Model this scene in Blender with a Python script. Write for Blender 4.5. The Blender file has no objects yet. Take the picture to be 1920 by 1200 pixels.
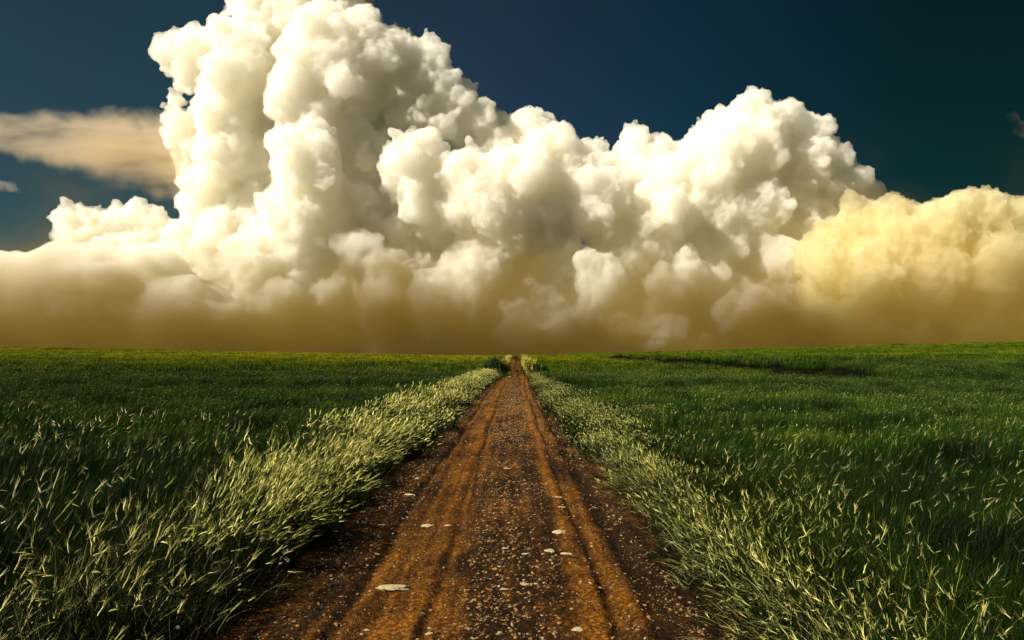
import bpy, bmesh, math, random
import numpy as np
from mathutils import Vector

S = bpy.context.scene
COL = S.collection
random.seed(7)
rng = np.random.default_rng(7)

# ------------------------------------------------------------------ camera
F = 1280.0                      # focal length in pixels of the 1920 px wide photograph
PITCH = math.atan(68 / F)
EYE = 1.9
cam = bpy.data.objects.new('camera', bpy.data.cameras.new('camera'))
COL.objects.link(cam)
cam.data.lens = 24
cam.data.sensor_width = 36
cam.data.clip_start = 0.05
cam.data.clip_end = 40000
cam.location = (0, 0, EYE)
cam.rotation_euler = (math.pi / 2 + PITCH, 0, 0)
S.camera = cam

# ------------------------------------------------------------------ light
SUN = np.array([-0.74, -0.31, 0.61])
SUN /= np.linalg.norm(SUN)
w = bpy.data.worlds.new('World')
S.world = w
w.use_nodes = True
nt = w.node_tree
bg = nt.nodes['Background']
sky = nt.nodes.new('ShaderNodeTexSky')
sky.sky_type = 'NISHITA'
sky.sun_disc = False
sky.sun_elevation = math.asin(SUN[2])
sky.sun_rotation = math.atan2(SUN[0], SUN[1])
sky.air_density = 1.0
sky.dust_density = 0.0
sky.ozone_density = 1.6
# polarised, deep blue sky: bluest towards the left of the view, dark teal towards the right
geo = nt.nodes.new('ShaderNodeTexCoord')
dot = nt.nodes.new('ShaderNodeVectorMath'); dot.operation = 'DOT_PRODUCT'
dot.inputs[1].default_value = Vector((0.85, 0.45, 0.25)).normalized()
nt.links.new(geo.outputs['Generated'], dot.inputs[0])
ramp = nt.nodes.new('ShaderNodeValToRGB')
cr = ramp.color_ramp
cr.elements[0].position = 0.0; cr.elements[0].color = (0.14, 0.22, 0.19, 1)
cr.elements[1].position = 1.0; cr.elements[1].color = (0.012, 0.05, 0.030, 1)
for p, c in ((0.18, (0.13, 0.23, 0.20)), (0.46, (0.15, 0.21, 0.22)), (0.70, (0.05, 0.14, 0.15)), (0.86, (0.018, 0.075, 0.055))):
    e = cr.elements.new(p); e.color = (*c, 1)
nt.links.new(dot.outputs['Value'], ramp.inputs[0])
mul = nt.nodes.new('ShaderNodeMix'); mul.data_type = 'RGBA'; mul.blend_type = 'MULTIPLY'
mul.inputs['Factor'].default_value = 1
nt.links.new(sky.outputs[0], mul.inputs['A'])
nt.links.new(ramp.outputs[0], mul.inputs['B'])
nt.links.new(mul.outputs['Result'], bg.inputs[0])
bg.inputs[1].default_value = 0.045
ld = bpy.data.lights.new('sun', 'SUN')
ld.energy = 5
ld.angle = math.radians(0.5)
ld.color = (1, 0.92, 0.75)
sun = bpy.data.objects.new('sun', ld)
COL.objects.link(sun)
sun.rotation_euler = Vector(SUN).to_track_quat('Z', 'Y').to_euler()

S.view_settings.view_transform = 'Standard'
S.view_settings.look = 'None'
S.view_settings.exposure = 0.92
S.view_settings.gamma = 1
S.view_settings.use_curve_mapping = False
S.cycles.max_bounces = 32
S.cycles.diffuse_bounces = 3
S.cycles.glossy_bounces = 2
S.cycles.transmission_bounces = 3
S.cycles.transparent_max_bounces = 24
S.cycles.volume_bounces = 28
S.cycles.use_denoising = True

# ------------------------------------------------------------------ helpers
_c, _s = math.cos(PITCH), math.sin(PITCH)


def ray(px, py):
    cx, cz = (px - 960) / F, -(py - 600) / F
    y, z = _c - _s * cz, _s + _c * cz
    return cx / y, z / y


def at(px, py, Y):
    a, b = ray(px, py)
    return np.array([a * Y, Y, EYE + b * Y])


def sstep(a, b, x):
    t = np.clip((x - a) / (b - a), 0, 1)
    return t * t * (3 - 2 * t)


def lattice(seed):
    return np.random.default_rng(seed).random((256, 256))


_LAT = {k: lattice(k) for k in range(6)}


def n2(x, y, seed=0):
    """smooth value noise, -1..1"""
    L = _LAT[seed]
    xi, yi = np.floor(x).astype(int), np.floor(y).astype(int)
    fx, fy = x - xi, y - yi
    fx, fy = fx * fx * (3 - 2 * fx), fy * fy * (3 - 2 * fy)
    g = lambda i, j: L[i & 255, j & 255]
    return 2 * ((g(xi, yi) * (1 - fx) + g(xi + 1, yi) * fx) * (1 - fy) + (g(xi, yi + 1) * (1 - fx) + g(xi + 1, yi + 1) * fx) * fy) - 1


def fbm(x, y, oct=4, seed=0):
    a, s = 0, 1.0
    for k in range(oct):
        a = a + s * n2(x * 2 ** k + 17 * k, y * 2 ** k - 9 * k, (seed + k) % 6)
        s *= 0.5
    return a


# pixel position of the gully in the right-hand field, filled in below
def crest_h(x):
    return 1.62 + np.where(x < 0, 3.3 * (np.abs(x) / 172) ** 1.1, 5.1 * (np.abs(x) / 169) ** 0.95)




def road_centre(y):
    return -0.27 + 0.0 * y + 0.35 * sstep(34, 60, y) + 1.2 * sstep(70, 220, y)


def zg(x, y, ditch=True):
    x = np.asarray(x, float); y = np.asarray(y, float)
    t = np.clip((y - 58) / (232 - 58), 0, None)
    tt = np.minimum(t, 1)
    h = crest_h(x) - 0.45 * sstep(3, 9, np.abs(x - road_centre(y)))
    z = h * (tt ** 1.25) 
    over = np.clip(y - 232, 0, None)
    z = z - np.minimum(0.0009 * over ** 2 + 0.0 * over, 18 + crest_h(x) * 0 + 0.002 * over)
    z = z - 0.42 * np.exp(-((y - 74) / 8.0) ** 2) * np.exp(-(x / 14) ** 2)
    # gentle unevenness of the fields
    z = z + 0.10 * fbm(x / 23, y / 23, 2, 1) * sstep(6, 25, y) * sstep(2.5, 8, np.abs(x)) * (1 - sstep(190, 240, y))
    if ditch:
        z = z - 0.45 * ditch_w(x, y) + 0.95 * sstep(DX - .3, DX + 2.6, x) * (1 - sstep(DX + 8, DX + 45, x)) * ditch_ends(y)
    return z


DX = 24.0                       # the gully runs along the right-hand field, parallel to the road


def ditch_ends(y):
    return sstep(44, 56, y) * (1 - sstep(165, 185, y))


def ditch_w(x, y):
    c = DX + .5 * np.sin(y / 9.0) + .4 * n2(y / 4.0, y * 0, 4)
    return np.exp(-((x - c) / 2.4) ** 4) * ditch_ends(y) * (.9 + .35 * n2(y / 11.0, y * 0, 1))


def ground_at(px, py, h=0.0):
    """where the view ray through a pixel meets the ground raised by h"""
    a, b = ray(px, py)
    ys = np.geomspace(2, 400, 4000)
    d = EYE + b * ys - zg(a * ys, ys, False) - h
    i = np.argmax(d < 0) if (d < 0).any() else len(ys) - 1
    return a * ys[i], ys[i]


def mesh_np(name, v, f, mat=None, tint=None, smooth=False):
    m = bpy.data.meshes.new(name)
    v = np.asarray(v, np.float32)
    f = np.asarray(f, np.int32)
    m.vertices.add(len(v)); m.vertices.foreach_set('co', v.ravel())
    k = f.shape[1]
    m.loops.add(f.size); m.loops.foreach_set('vertex_index', f.ravel())
    m.polygons.add(len(f))
    m.polygons.foreach_set('loop_start', np.arange(0, f.size, k, dtype=np.int32))
    m.polygons.foreach_set('loop_total', np.full(len(f), k, dtype=np.int32))
    if smooth:
        m.polygons.foreach_set('use_smooth', np.ones(len(f), bool))
    m.update(calc_edges=True)
    if tint is not None:
        a = m.attributes.new('tint', 'FLOAT_COLOR', 'POINT')
        a.data.foreach_set('color', np.c_[tint, np.ones(len(tint))].astype(np.float32).ravel())
    if mat:
        m.materials.append(mat)
    return m


def link(name, m, parent=None, **kw):
    o = bpy.data.objects.new(name, m)
    COL.objects.link(o)
    if parent:
        o.parent = parent
    for k, v in kw.items():
        o[k] = v
    return o


def new_mat(name):
    m = bpy.data.materials.new(name)
    m.use_nodes = True
    return m, m.node_tree, m.node_tree.nodes['Principled BSDF']


def N(nt, typ, **kw):
    n = nt.nodes.new(typ)
    for k, v in kw.items():
        if k in n.inputs:
            n.inputs[k].default_value = v
        else:
            setattr(n, k, v)
    return n


def rampn(nt, stops, fac):
    r = nt.nodes.new('ShaderNodeValToRGB')
    el = r.color_ramp.elements
    el[0].position, el[0].color = stops[0][0], (*stops[0][1], 1)
    el[1].position, el[1].color = stops[-1][0], (*stops[-1][1], 1)
    for p, c in stops[1:-1]:
        e = el.new(p); e.color = (*c, 1)
    nt.links.new(fac, r.inputs[0])
    return r.outputs[0]


def mix(nt, a, b, fac, mode='MIX'):
    n = nt.nodes.new('ShaderNodeMix'); n.data_type = 'RGBA'; n.blend_type = mode
    for sock, v in (('A', a), ('B', b), ('Factor', fac)):
        i = n.inputs[sock]
        if isinstance(v, bpy.types.NodeSocket):
            nt.links.new(v, i)
        else:
            i.default_value = v if sock == 'Factor' else (*v, 1)
    return n.outputs['Result']


# ------------------------------------------------------------------ materials
# plants: every blade carries its own colour in the attribute "tint"
def plant_mat(name, rough=0.38, transl=0.30, far_noise=True, spec=0.5):
    m, nt, b = new_mat(name)
    at_ = N(nt, 'ShaderNodeAttribute', attribute_name='tint')
    g = N(nt, 'ShaderNodeNewGeometry')
    n1 = N(nt, 'ShaderNodeTexNoise', Scale=0.055, Detail=3.0)
    mp = N(nt, 'ShaderNodeMapping'); mp.inputs['Scale'].default_value = (0.35, 1.0, 0.0)
    sp = N(nt, 'ShaderNodeSeparateXYZ'); nt.links.new(g.outputs['Position'], sp.inputs[0])
    nt.links.new(g.outputs['Position'], mp.inputs[0]); nt.links.new(mp.outputs[0], n1.inputs['Vector'])
    n2_ = N(nt, 'ShaderNodeTexNoise', Scale=0.6, Detail=3.0)
    nt.links.new(g.outputs['Position'], n2_.inputs['Vector'])
    c = at_.outputs['Color']
    if far_noise:
        c = mix(nt, c, rampn(nt, [(.30, (.62, .66, .70)), (.5, (1, 1, 1)), (.70, (1.5, 1.25, .9))], n1.outputs[0]), 1.0, 'MULTIPLY')
        c = mix(nt, c, rampn(nt, [(.36, (.18, .24, .18)), (.5, (1, 1, 1)), (.68, (1.5, 1.3, .9))], n2_.outputs[0]), 1.0, 'MULTIPLY')
    if far_noise:      # the crop ripens towards the hill crest, more on the left-hand field
        ry_ = N(nt, 'ShaderNodeMapRange'); ry_.inputs['From Min'].default_value = 45; ry_.inputs['From Max'].default_value = 170
        nt.links.new(sp.outputs['Y'], ry_.inputs['Value'])
        c = mix(nt, c, mix(nt, c, (2.7, 2.0, .6), 1.0, 'MULTIPLY'), ry_.outputs[0])
        rx_ = N(nt, 'ShaderNodeMapRange'); rx_.inputs['From Min'].default_value = 30; rx_.inputs['From Max'].default_value = -10
        nt.links.new(sp.outputs['X'], rx_.inputs['Value'])
        mm = N(nt, 'ShaderNodeMath', operation='MULTIPLY'); nt.links.new(ry_.outputs[0], mm.inputs[0]); nt.links.new(rx_.outputs[0], mm.inputs[1])
        c = mix(nt, c, mix(nt, c, (2.6, 1.9, .8), 1.0, 'MULTIPLY'), mm.outputs[0])
    nt.links.new(c, b.inputs['Base Color'])
    b.inputs['Roughness'].default_value = rough
    b.inputs['Specular IOR Level'].default_value = spec
    tr = N(nt, 'ShaderNodeBsdfTranslucent')
    nt.links.new(c, tr.inputs['Color'])
    ms = N(nt, 'ShaderNodeMixShader'); ms.inputs[0].default_value = transl
    nt.links.new(b.outputs[0], ms.inputs[1]); nt.links.new(tr.outputs[0], ms.inputs[2])
    nt.links.new(ms.outputs[0], nt.nodes['Material Output'].inputs['Surface'])
    return m


M_crop = plant_mat('crop_blades', 0.45, 0.16, spec=0.06)
M_verge = plant_mat('verge_grass', 0.5, 0.18, far_noise=False, spec=.06)
M_leaf = plant_mat('bush_leaves', 0.6, 0.2, far_noise=False, spec=.06)


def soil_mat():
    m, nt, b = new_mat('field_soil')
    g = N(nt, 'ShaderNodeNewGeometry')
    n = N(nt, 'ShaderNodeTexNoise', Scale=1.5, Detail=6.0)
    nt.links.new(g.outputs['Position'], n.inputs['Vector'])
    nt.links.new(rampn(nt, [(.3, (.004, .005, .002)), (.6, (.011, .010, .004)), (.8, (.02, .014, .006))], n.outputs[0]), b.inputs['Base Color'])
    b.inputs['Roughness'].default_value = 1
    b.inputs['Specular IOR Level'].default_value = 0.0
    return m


def road_mat():
    m, nt, b = new_mat('rust_soil')
    tc = N(nt, 'ShaderNodeNewGeometry')
    at_ = N(nt, 'ShaderNodeAttribute', attribute_name='tint')   # wheel-worn bands of finer, brighter soil, painted rut shade
    big = N(nt, 'ShaderNodeTexNoise', Scale=1.1, Detail=5.0, Roughness=.6)
    mp = N(nt, 'ShaderNodeMapping'); mp.inputs['Scale'].default_value = (1.6, .5, 1)
    nt.links.new(tc.outputs['Position'], mp.inputs[0]); nt.links.new(mp.outputs[0], big.inputs['Vector'])
    fine = N(nt, 'ShaderNodeTexNoise', Scale=28.0, Detail=8.0, Roughness=.75)
    nt.links.new(tc.outputs['Position'], fine.inputs['Vector'])
    c = mix(nt, at_.outputs['Color'], rampn(nt, [(.3, (.45, .42, .38)), (.5, (1, 1, 1)), (.7, (1.5, 1.55, 1.5))], big.outputs[0]), 1.0, 'MULTIPLY')
    c = mix(nt, c, rampn(nt, [(.36, (.10, .09, .08)), (.5, (.80, .80, .80)), (.62, (2.3, 2.5, 2.6))], fine.outputs[0]), 1.0, 'MULTIPLY')
    nt.links.new(c, b.inputs['Base Color'])
    b.inputs['Roughness'].default_value = .9
    b.inputs['Specular IOR Level'].default_value = 0.08
    gr = N(nt, 'ShaderNodeTexVoronoi', Scale=70.0)
    nt.links.new(tc.outputs['Position'], gr.inputs['Vector'])
    ad = N(nt, 'ShaderNodeMath', operation='MULTIPLY_ADD'); ad.inputs[1].default_value = -0.5
    nt.links.new(gr.outputs['Distance'], ad.inputs[0]); nt.links.new(fine.outputs[0], ad.inputs[2])
    bp = N(nt, 'ShaderNodeBump', Strength=1.0, Distance=.02)
    nt.links.new(ad.outputs[0], bp.inputs['Height']); nt.links.new(bp.outputs[0], b.inputs['Normal'])
    return m


def stone_mat(name, c1, c2):
    m, nt, b = new_mat(name)
    g = N(nt, 'ShaderNodeTexCoord')
    n = N(nt, 'ShaderNodeTexNoise', Scale=9.0, Detail=6.0)
    nt.links.new(g.outputs['Object'], n.inputs['Vector'])
    nt.links.new(rampn(nt, [(.35, c1), (.65, c2)], n.outputs[0]), b.inputs['Base Color'])
    b.inputs['Roughness'].default_value = .7
    n3 = N(nt, 'ShaderNodeTexNoise', Scale=40.0, Detail=5.0)
    nt.links.new(g.outputs['Object'], n3.inputs['Vector'])
    bp = N(nt, 'ShaderNodeBump', Strength=.8, Distance=.01)
    nt.links.new(n3.outputs[0], bp.inputs['Height']); nt.links.new(bp.outputs[0], b.inputs['Normal'])
    return m


# ------------------------------------------------------------------ ground
xs = np.r_[-6000, -3000, -1500, -800, -500, -350, np.arange(-260, -40, 4.0), np.arange(-40, -8, 1.0), np.arange(-8, 8, .25),
           np.arange(8, 40, 1.0), np.arange(40, 260, 4.0), 260, 350, 500, 800, 1500, 3000, 6000]
ys = np.r_[-40, -10, np.arange(-4, 14, .25), np.arange(14, 40, .6), np.arange(40, 130, 1.5), np.arange(130, 260, 2.5), np.arange(260, 420, 10),
           500, 700, 1000, 1600, 2500, 4000, 8000]
X, Y = np.meshgrid(xs, ys)
Z = zg(X, Y)
rc = road_centre(Y)
Z -= 0.10 * (1 - sstep(1.5, 2.1, np.abs(X - rc))) * (Y < 260) * (Y > -6) - 0.03
Z += 0.03 * fbm(X * 1.7, Y * 1.7, 3) * (np.abs(X) < 40) * (np.abs(Y) < 60) * (np.abs(X - rc) > 2)
V = np.stack([X, Y, Z], -1).reshape(-1, 3)
ny, nx = X.shape
I = np.arange(ny * nx).reshape(ny, nx)
Q = np.stack([I[:-1, :-1], I[:-1, 1:], I[1:, 1:], I[1:, :-1]], -1).reshape(-1, 4)
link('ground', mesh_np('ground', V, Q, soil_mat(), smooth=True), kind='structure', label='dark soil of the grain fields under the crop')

# ------------------------------------------------------------------ dirt road
RL, RR = -1.68, 1.68           # half widths round road_centre


def road_profile(u, y):
    """height of the road surface, u = metres from the camera axis (x - bend)"""
    wob = 0.05 * n2(y / 3.1, y * 0, 2) + 0.04 * n2(y / 9., y * 0 + 5, 3)
    g = lambda c, s, a: a * np.exp(-((u - c - wob) / s) ** 2)
    z = g(1.10, .12, -.045) + g(.93, .05, .022) + g(1.27, .06, .025)       # deep right-hand rut
    z = z + g(.74, .05, -.035) + g(.62, .07, .022)                          # second rut beside it
    z = z + g(-.60, .05, -.026) + g(-.70, .10, .012)                        # left-hand tracks
    z = z + g(-1.24, .06, -.040) + g(-1.12, .06, .014)
    z = z + g(.12, .45, .028)                                               # crown between the wheels
    z = z + g(-.95, .2, -.012)
    return z


ry = [2.0]
while ry[-1] < 236:
    ry.append(ry[-1] * 1.0045 + .004)
ry = np.r_[np.arange(-5, 2, .2), ry]
ru = np.linspace(RL - .35, RR + .35, 190)
U, YY = np.meshgrid(ru, ry)
XX = U + road_centre(YY)
bend = road_centre(YY) + 0.27
loc = XX - bend                                   # x as at the near end
fade = 1 - sstep(110, 200, YY)
ZZ = zg(XX, YY) + 0.004 + road_profile(loc, YY) * fade * .9
ZZ += 0.012 * fbm(XX * 3, YY * 1.6, 4) + 0.007 * fbm(XX * 16, YY * 13, 3, 2) * (YY < 30) + .005 * np.abs(fbm(XX * 45, YY * 38, 2, 4)) * (YY < 14)
edge = np.abs(U) - 1.55
ZZ += 0.05 * sstep(0, .3, edge) * (1 + .6 * fbm(XX * 5, YY * 5, 2, 3)) - 0.16 * sstep(.42, .48, edge)
# worn bands: orange fine soil on the tracks, dark gravelly soil on the crown and the edges
band = 0.08 * np.ones_like(loc)
wob2 = .07 * fbm(YY / 2.5, loc * .6, 3, 4)
G = lambda c, s: np.exp(-(np.abs(loc - c - wob2) / s) ** 2.6)
band += .50 * G(-.74, .30) + .75 * G(.62, .18) + .30 * G(1.32, .15) + .25 * G(-1.15, .2)
band += .30 * G(.9, .12)
band -= .50 * G(1.12, .13) + .40 * G(-1.24, .05) + .45 * G(-.6, .035) + .4 * G(.74, .035) + .3 * G(-.86, .02) + .3 * G(.2, .02)  # dark lines along the ruts, their shade put into the tint
band += .22 * sstep(10, 26, YY) * (np.abs(loc + .1) < 1.3)
band *= 1 - .8 * sstep(1.15, 1.6, np.abs(U))
band += .22 * fbm(XX * 2.2, YY * 1.1, 4, 5) + .30 * fbm(XX * 13, YY * .45, 3, 1) + .20 * fbm(XX * 9, YY * 7, 3, 2)
band = np.clip(band, 0, 1)[..., None]
tint = (1 - band) * np.array([.020, .0085, .002]) + band * np.array([.160, .057, .0050])
ny, nx = U.shape
I = np.arange(ny * nx).reshape(ny, nx)
Q = np.stack([I[:-1, :-1], I[:-1, 1:], I[1:, 1:], I[1:, :-1]], -1).reshape(-1, 4)
link('dirt_road', mesh_np('dirt_road', np.stack([XX, YY, ZZ], -1).reshape(-1, 3), Q, road_mat(), tint.reshape(-1, 3), smooth=True),
     kind='structure', label='straight rust orange dirt road with wheel ruts running to the horizon')


def road_z(x, y):
    x = np.asarray(x, float); y = np.asarray(y, float)
    return zg(x, y) + .004 + .9 * road_profile(x - road_centre(y) - .27, y) + 0.012 * fbm(x * 3, y * 1.6, 4)


# ------------------------------------------------------------------ plant geometry
def strips(base, h, yaw, th0, th1, wid, seg, col_lo, col_hi, face=None, power=1.5):
    """curved tapering blades; returns verts, quads, tints, tip positions and tip directions"""
    n = len(h)
    t = np.linspace(0, 1, seg + 1)
    th = th0[:, None] + th1[:, None] * t[None] ** power
    ds = h[:, None] / seg
    dx = np.sin(th) * ds
    dz = np.cos(th) * ds
    r = np.concatenate([np.zeros((n, 1)), np.cumsum((dx[:, 1:] + dx[:, :-1]) / 2, 1)], 1)
    z = np.concatenate([np.zeros((n, 1)), np.cumsum((dz[:, 1:] + dz[:, :-1]) / 2, 1)], 1)
    c, s = np.cos(yaw)[:, None], np.sin(yaw)[:, None]
    P = np.stack([base[:, 0:1] + r * c, base[:, 1:2] + r * s, base[:, 2:3] + z], -1)
    fy = (yaw + math.pi / 2 if face is None else face)
    side = np.stack([np.cos(fy), np.sin(fy), np.zeros(n)], -1)[:, None]
    prof = np.array([.75, 1.0, .85, .6, .35, .12])
    wp = np.interp(t, np.linspace(0, 1, 6), prof)
    W = (wid[:, None] * wp[None] / 2)[..., None]
    A, B = P - side * W, P + side * W
    v = np.stack([A, B], 2).reshape(-1, 3)
    k = np.arange(n)[:, None] * (2 * (seg + 1)) + np.arange(seg)[None] * 2
    q = np.stack([k, k + 1, k + 3, k + 2], -1).reshape(-1, 4)
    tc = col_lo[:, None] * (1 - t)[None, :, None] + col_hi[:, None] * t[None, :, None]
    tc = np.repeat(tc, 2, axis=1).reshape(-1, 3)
    tip = P[:, -1]
    te = th[:, -1]
    td = np.stack([np.sin(te) * np.cos(yaw), np.sin(te) * np.sin(yaw), np.cos(te)], -1)
    return v, q, tc, tip, td


def spindles(tip, d, length, wid, col, col2):
    """four-sided ears at the ends of stalks"""
    n = len(tip)
    up = np.tile(np.array([0.3, 0.2, 1.0]), (n, 1))
    a = np.cross(d, up); a /= np.linalg.norm(a, axis=1)[:, None] + 1e-6
    b = np.cross(d, a)
    ts = np.array([0, .22, .65, 1.0]); ws = np.array([.35, 1, .8, .12])
    vs = []
    droop = np.array([0, 0, -1.0])
    for t, k in zip(ts, ws):
        c = tip + d * (length * t)[:, None] + droop * (length * .22 * t * t)[:, None]
        for sx, sy in ((1, 0), (0, 1), (-1, 0), (0, -1)):
            vs.append(c + (a * sx + b * sy * .7) * (wid * k / 2)[:, None])
    v = np.stack(vs, 1).reshape(-1, 3)
    q = []
    for r_ in range(3):
        for j in range(4):
            q.append([r_ * 4 + j, r_ * 4 + (j + 1) % 4, r_ * 4 + 4 + (j + 1) % 4, r_ * 4 + 4 + j])
    q = (np.arange(n)[:, None, None] * 16 + np.array(q)[None]).reshape(-1, 4)
    tc = np.repeat(np.repeat(np.stack([col, col, col2, col2], 1), 4, axis=1).reshape(n, 16, 3), 1, axis=0).reshape(-1, 3)
    return v, q, tc


class Acc:
    def __init__(self):
        self.v, self.q, self.t, self.n = [], [], [], 0

    def add(self, v, q, t):
        self.v.append(v); self.q.append(q + self.n); self.t.append(t); self.n += len(v)

    def mesh(self, name, mat):
        return mesh_np(name, np.concatenate(self.v), np.concatenate(self.q), mat, np.concatenate(self.t))


def cols(rg, n, a, b, jit=.25, pw=1.0):
    k = rg.random((n, 1)) ** pw
    c = np.array(a)[None] * (1 - k) + np.array(b)[None] * k
    return c * (1 + jit * (rg.random((n, 1)) * 2 - 1))


def tuft(seed, n, rad, h, wid, seg, lo, hi, glint=.0, glint_c=(.30, .34, .16), lean=None, th0=(.03, .25), th1=(.1, .8), ears=0., ear_len=.08, ear_w=.013,
         ear_a=(.55, .5, .22), ear_b=(.75, .7, .36), awn=True, mat=None, name='grass_tuft', thick=1.0, power=1.5):
    rg = np.random.default_rng(seed)
    A = Acc()
    r = rad * np.sqrt(rg.random(n)); a = rg.random(n) * 6.283
    base = np.c_[r * np.cos(a), r * np.sin(a), np.full(n, -.02)]
    hh = rg.uniform(*h, n)
    yaw = rg.random(n) * 6.283 if lean is None else rg.normal(lean[0], lean[1], n)
    chi = cols(rg, n, *hi)
    gl = rg.random(n) < glint
    chi[gl] = np.array(glint_c) * rg.uniform(.5, 1.3, (n, 1))[gl]  # sun glints put into the colour of random blades
    v, q, t, tip, td = strips(base, hh, yaw, rg.uniform(*th0, n), rg.uniform(*th1, n), rg.uniform(*wid, n), seg,
                              cols(rg, n, *lo), chi, face=rg.random(n) * 6.283, power=power)
    A.add(v, q, t)
    if ears > 0:
        m = int(n * ears)
        r = rad * np.sqrt(rg.random(m)); a = rg.random(m) * 6.283
        base = np.c_[r * np.cos(a), r * np.sin(a), np.full(m, -.02)]
        hh = rg.uniform(h[0] * .95, h[1] * 1.06, m)
        yaw = rg.random(m) * 6.283 if lean is None else rg.normal(lean[0], lean[1] * .7, m)
        th1_ = rg.uniform(.25, 1.0, m)
        v, q, t, tip, td = strips(base, hh, yaw, rg.uniform(.0, .2, m), th1_, np.full(m, .0035 * thick), seg, cols(rg, m, *lo), cols(rg, m, *hi), power=2.2)
        A.add(v, q, t)
        L = ear_len * rg.uniform(.7, 1.3, m)
        ca = cols(rg, m, ear_a, ear_b, pw=1.4)
        v, q, t = spindles(tip, td, L, ear_w * rg.uniform(.75, 1.25, m), ca * .8, ca)
        A.add(v, q, t)
        if awn:
            for k in range(5):
                j = rg.normal(size=(m, 3)) * .17
                dd = td + j; dd /= np.linalg.norm(dd, axis=1)[:, None]
                p0 = tip + td * (L * rg.uniform(.3, .9, m))[:, None]
                p1 = p0 + dd * (L * rg.uniform(.7, 1.2, m))[:, None] + [0, 0, -.008]
                sd = np.cross(dd, np.array([0, 0, 1.0])); sd /= np.linalg.norm(sd, axis=1)[:, None] + 1e-6
                wv = .0013 * thick
                vv = np.stack([p0 - sd * wv, p0 + sd * wv, p1 + sd * wv * .3, p1 - sd * wv * .3], 1).reshape(-1, 3)
                qq = np.arange(m)[:, None] * 4 + np.arange(4)[None]
                A.add(vv, qq, np.repeat(ca * 1.05, 4, axis=0))
    return A.mesh(name, mat)


# green of the crop; the near-black low end holds painted shade
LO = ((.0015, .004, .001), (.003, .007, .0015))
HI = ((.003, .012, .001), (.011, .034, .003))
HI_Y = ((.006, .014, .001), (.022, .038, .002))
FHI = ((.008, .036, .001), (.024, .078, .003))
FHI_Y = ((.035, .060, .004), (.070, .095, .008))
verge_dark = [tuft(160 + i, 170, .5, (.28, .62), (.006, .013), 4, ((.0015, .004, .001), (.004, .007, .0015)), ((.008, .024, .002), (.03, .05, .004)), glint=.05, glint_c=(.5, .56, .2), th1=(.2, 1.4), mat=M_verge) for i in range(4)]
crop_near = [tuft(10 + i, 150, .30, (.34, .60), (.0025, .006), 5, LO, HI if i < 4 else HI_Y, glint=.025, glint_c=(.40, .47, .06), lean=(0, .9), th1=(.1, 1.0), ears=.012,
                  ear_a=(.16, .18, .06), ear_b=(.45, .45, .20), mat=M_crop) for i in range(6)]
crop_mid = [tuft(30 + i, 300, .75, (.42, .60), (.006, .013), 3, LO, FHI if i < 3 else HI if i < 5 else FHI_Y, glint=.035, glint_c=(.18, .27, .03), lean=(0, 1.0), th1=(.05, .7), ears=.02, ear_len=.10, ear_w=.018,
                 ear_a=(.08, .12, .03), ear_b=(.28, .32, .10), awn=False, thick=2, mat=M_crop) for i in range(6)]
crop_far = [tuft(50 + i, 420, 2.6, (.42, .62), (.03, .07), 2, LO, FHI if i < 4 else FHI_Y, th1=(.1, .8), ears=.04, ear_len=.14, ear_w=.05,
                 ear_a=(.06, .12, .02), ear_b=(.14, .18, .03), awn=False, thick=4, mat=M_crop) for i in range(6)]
VLO = ((.0015, .004, .001), (.004, .007, .0015))  # low ends darkened too, shade among the stems put into the colour
VHI = ((.005, .013, .001), (.018, .030, .003))
EA, EB = (.09, .12, .008), (.97, .90, .30)
plain = [tuft(60 + i, 110, .26, (.30, .66), (.003, .008), 5, VLO, VHI, glint=.10, glint_c=(.5, .5, .24), lean=(-.1, 1.0), th1=(.2, 1.3), ears=.05,
              ear_a=(.2, .2, .03), ear_b=(.8, .74, .26), mat=M_verge) for i in range(4)]
verge_l = [tuft(70 + i, 100, .26, (.40, .66), (.003, .007), 5, VLO, VHI, lean=(-.1, .9), th1=(.1, 1.2), ears=.28, ear_len=.085, ear_w=.015,
                ear_a=EA, ear_b=EB, mat=M_verge) for i in range(6)]
verge_l_far = [tuft(80 + i, 150, .5, (.34, .66), (.010, .02), 3, VLO, VHI, lean=(-.1, .8), th1=(.3, 1.1), ears=.42, ear_len=.11, ear_w=.024,
                    ear_a=EA, ear_b=EB, awn=False, thick=2, mat=M_verge) for i in range(4)]
RHI = ((.005, .012, .002), (.022, .030, .005))
verge_r = [tuft(90 + i, 150, .24, (.20, .42), (.003, .008), 6, VLO, RHI, glint=.12, glint_c=(.85, .86, .32), lean=(3.4, 1.0), th0=(.1, .6), th1=(.4, 1.7), ears=.10, ear_len=.055, ear_w=.010,
                ear_a=EA, ear_b=EB, mat=M_verge) for i in range(6)]
verge_r_far = [tuft(100 + i, 140, .5, (.22, .46), (.010, .02), 3, VLO, RHI, glint=.08, glint_c=(.6, .64, .28), lean=(3.4, 1.2), th0=(.1, .5), th1=(.3, 1.3), ears=.26, ear_len=.09, ear_w=.022,
                    ear_a=EA, ear_b=EB, awn=False, thick=2, mat=M_verge) for i in range(4)]
wild = [tuft(110 + i, 130, .32, (.26, .56), (.005, .010), 5, LO, HI_Y, glint=.04, glint_c=(.42, .50, .10), lean=None, th0=(.05, .4), th1=(.3, 1.4), ears=.035, ear_len=.06, ear_w=.010,
             ear_a=(.2, .22, .05), ear_b=(.7, .66, .2), mat=M_verge) for i in range(5)]


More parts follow.
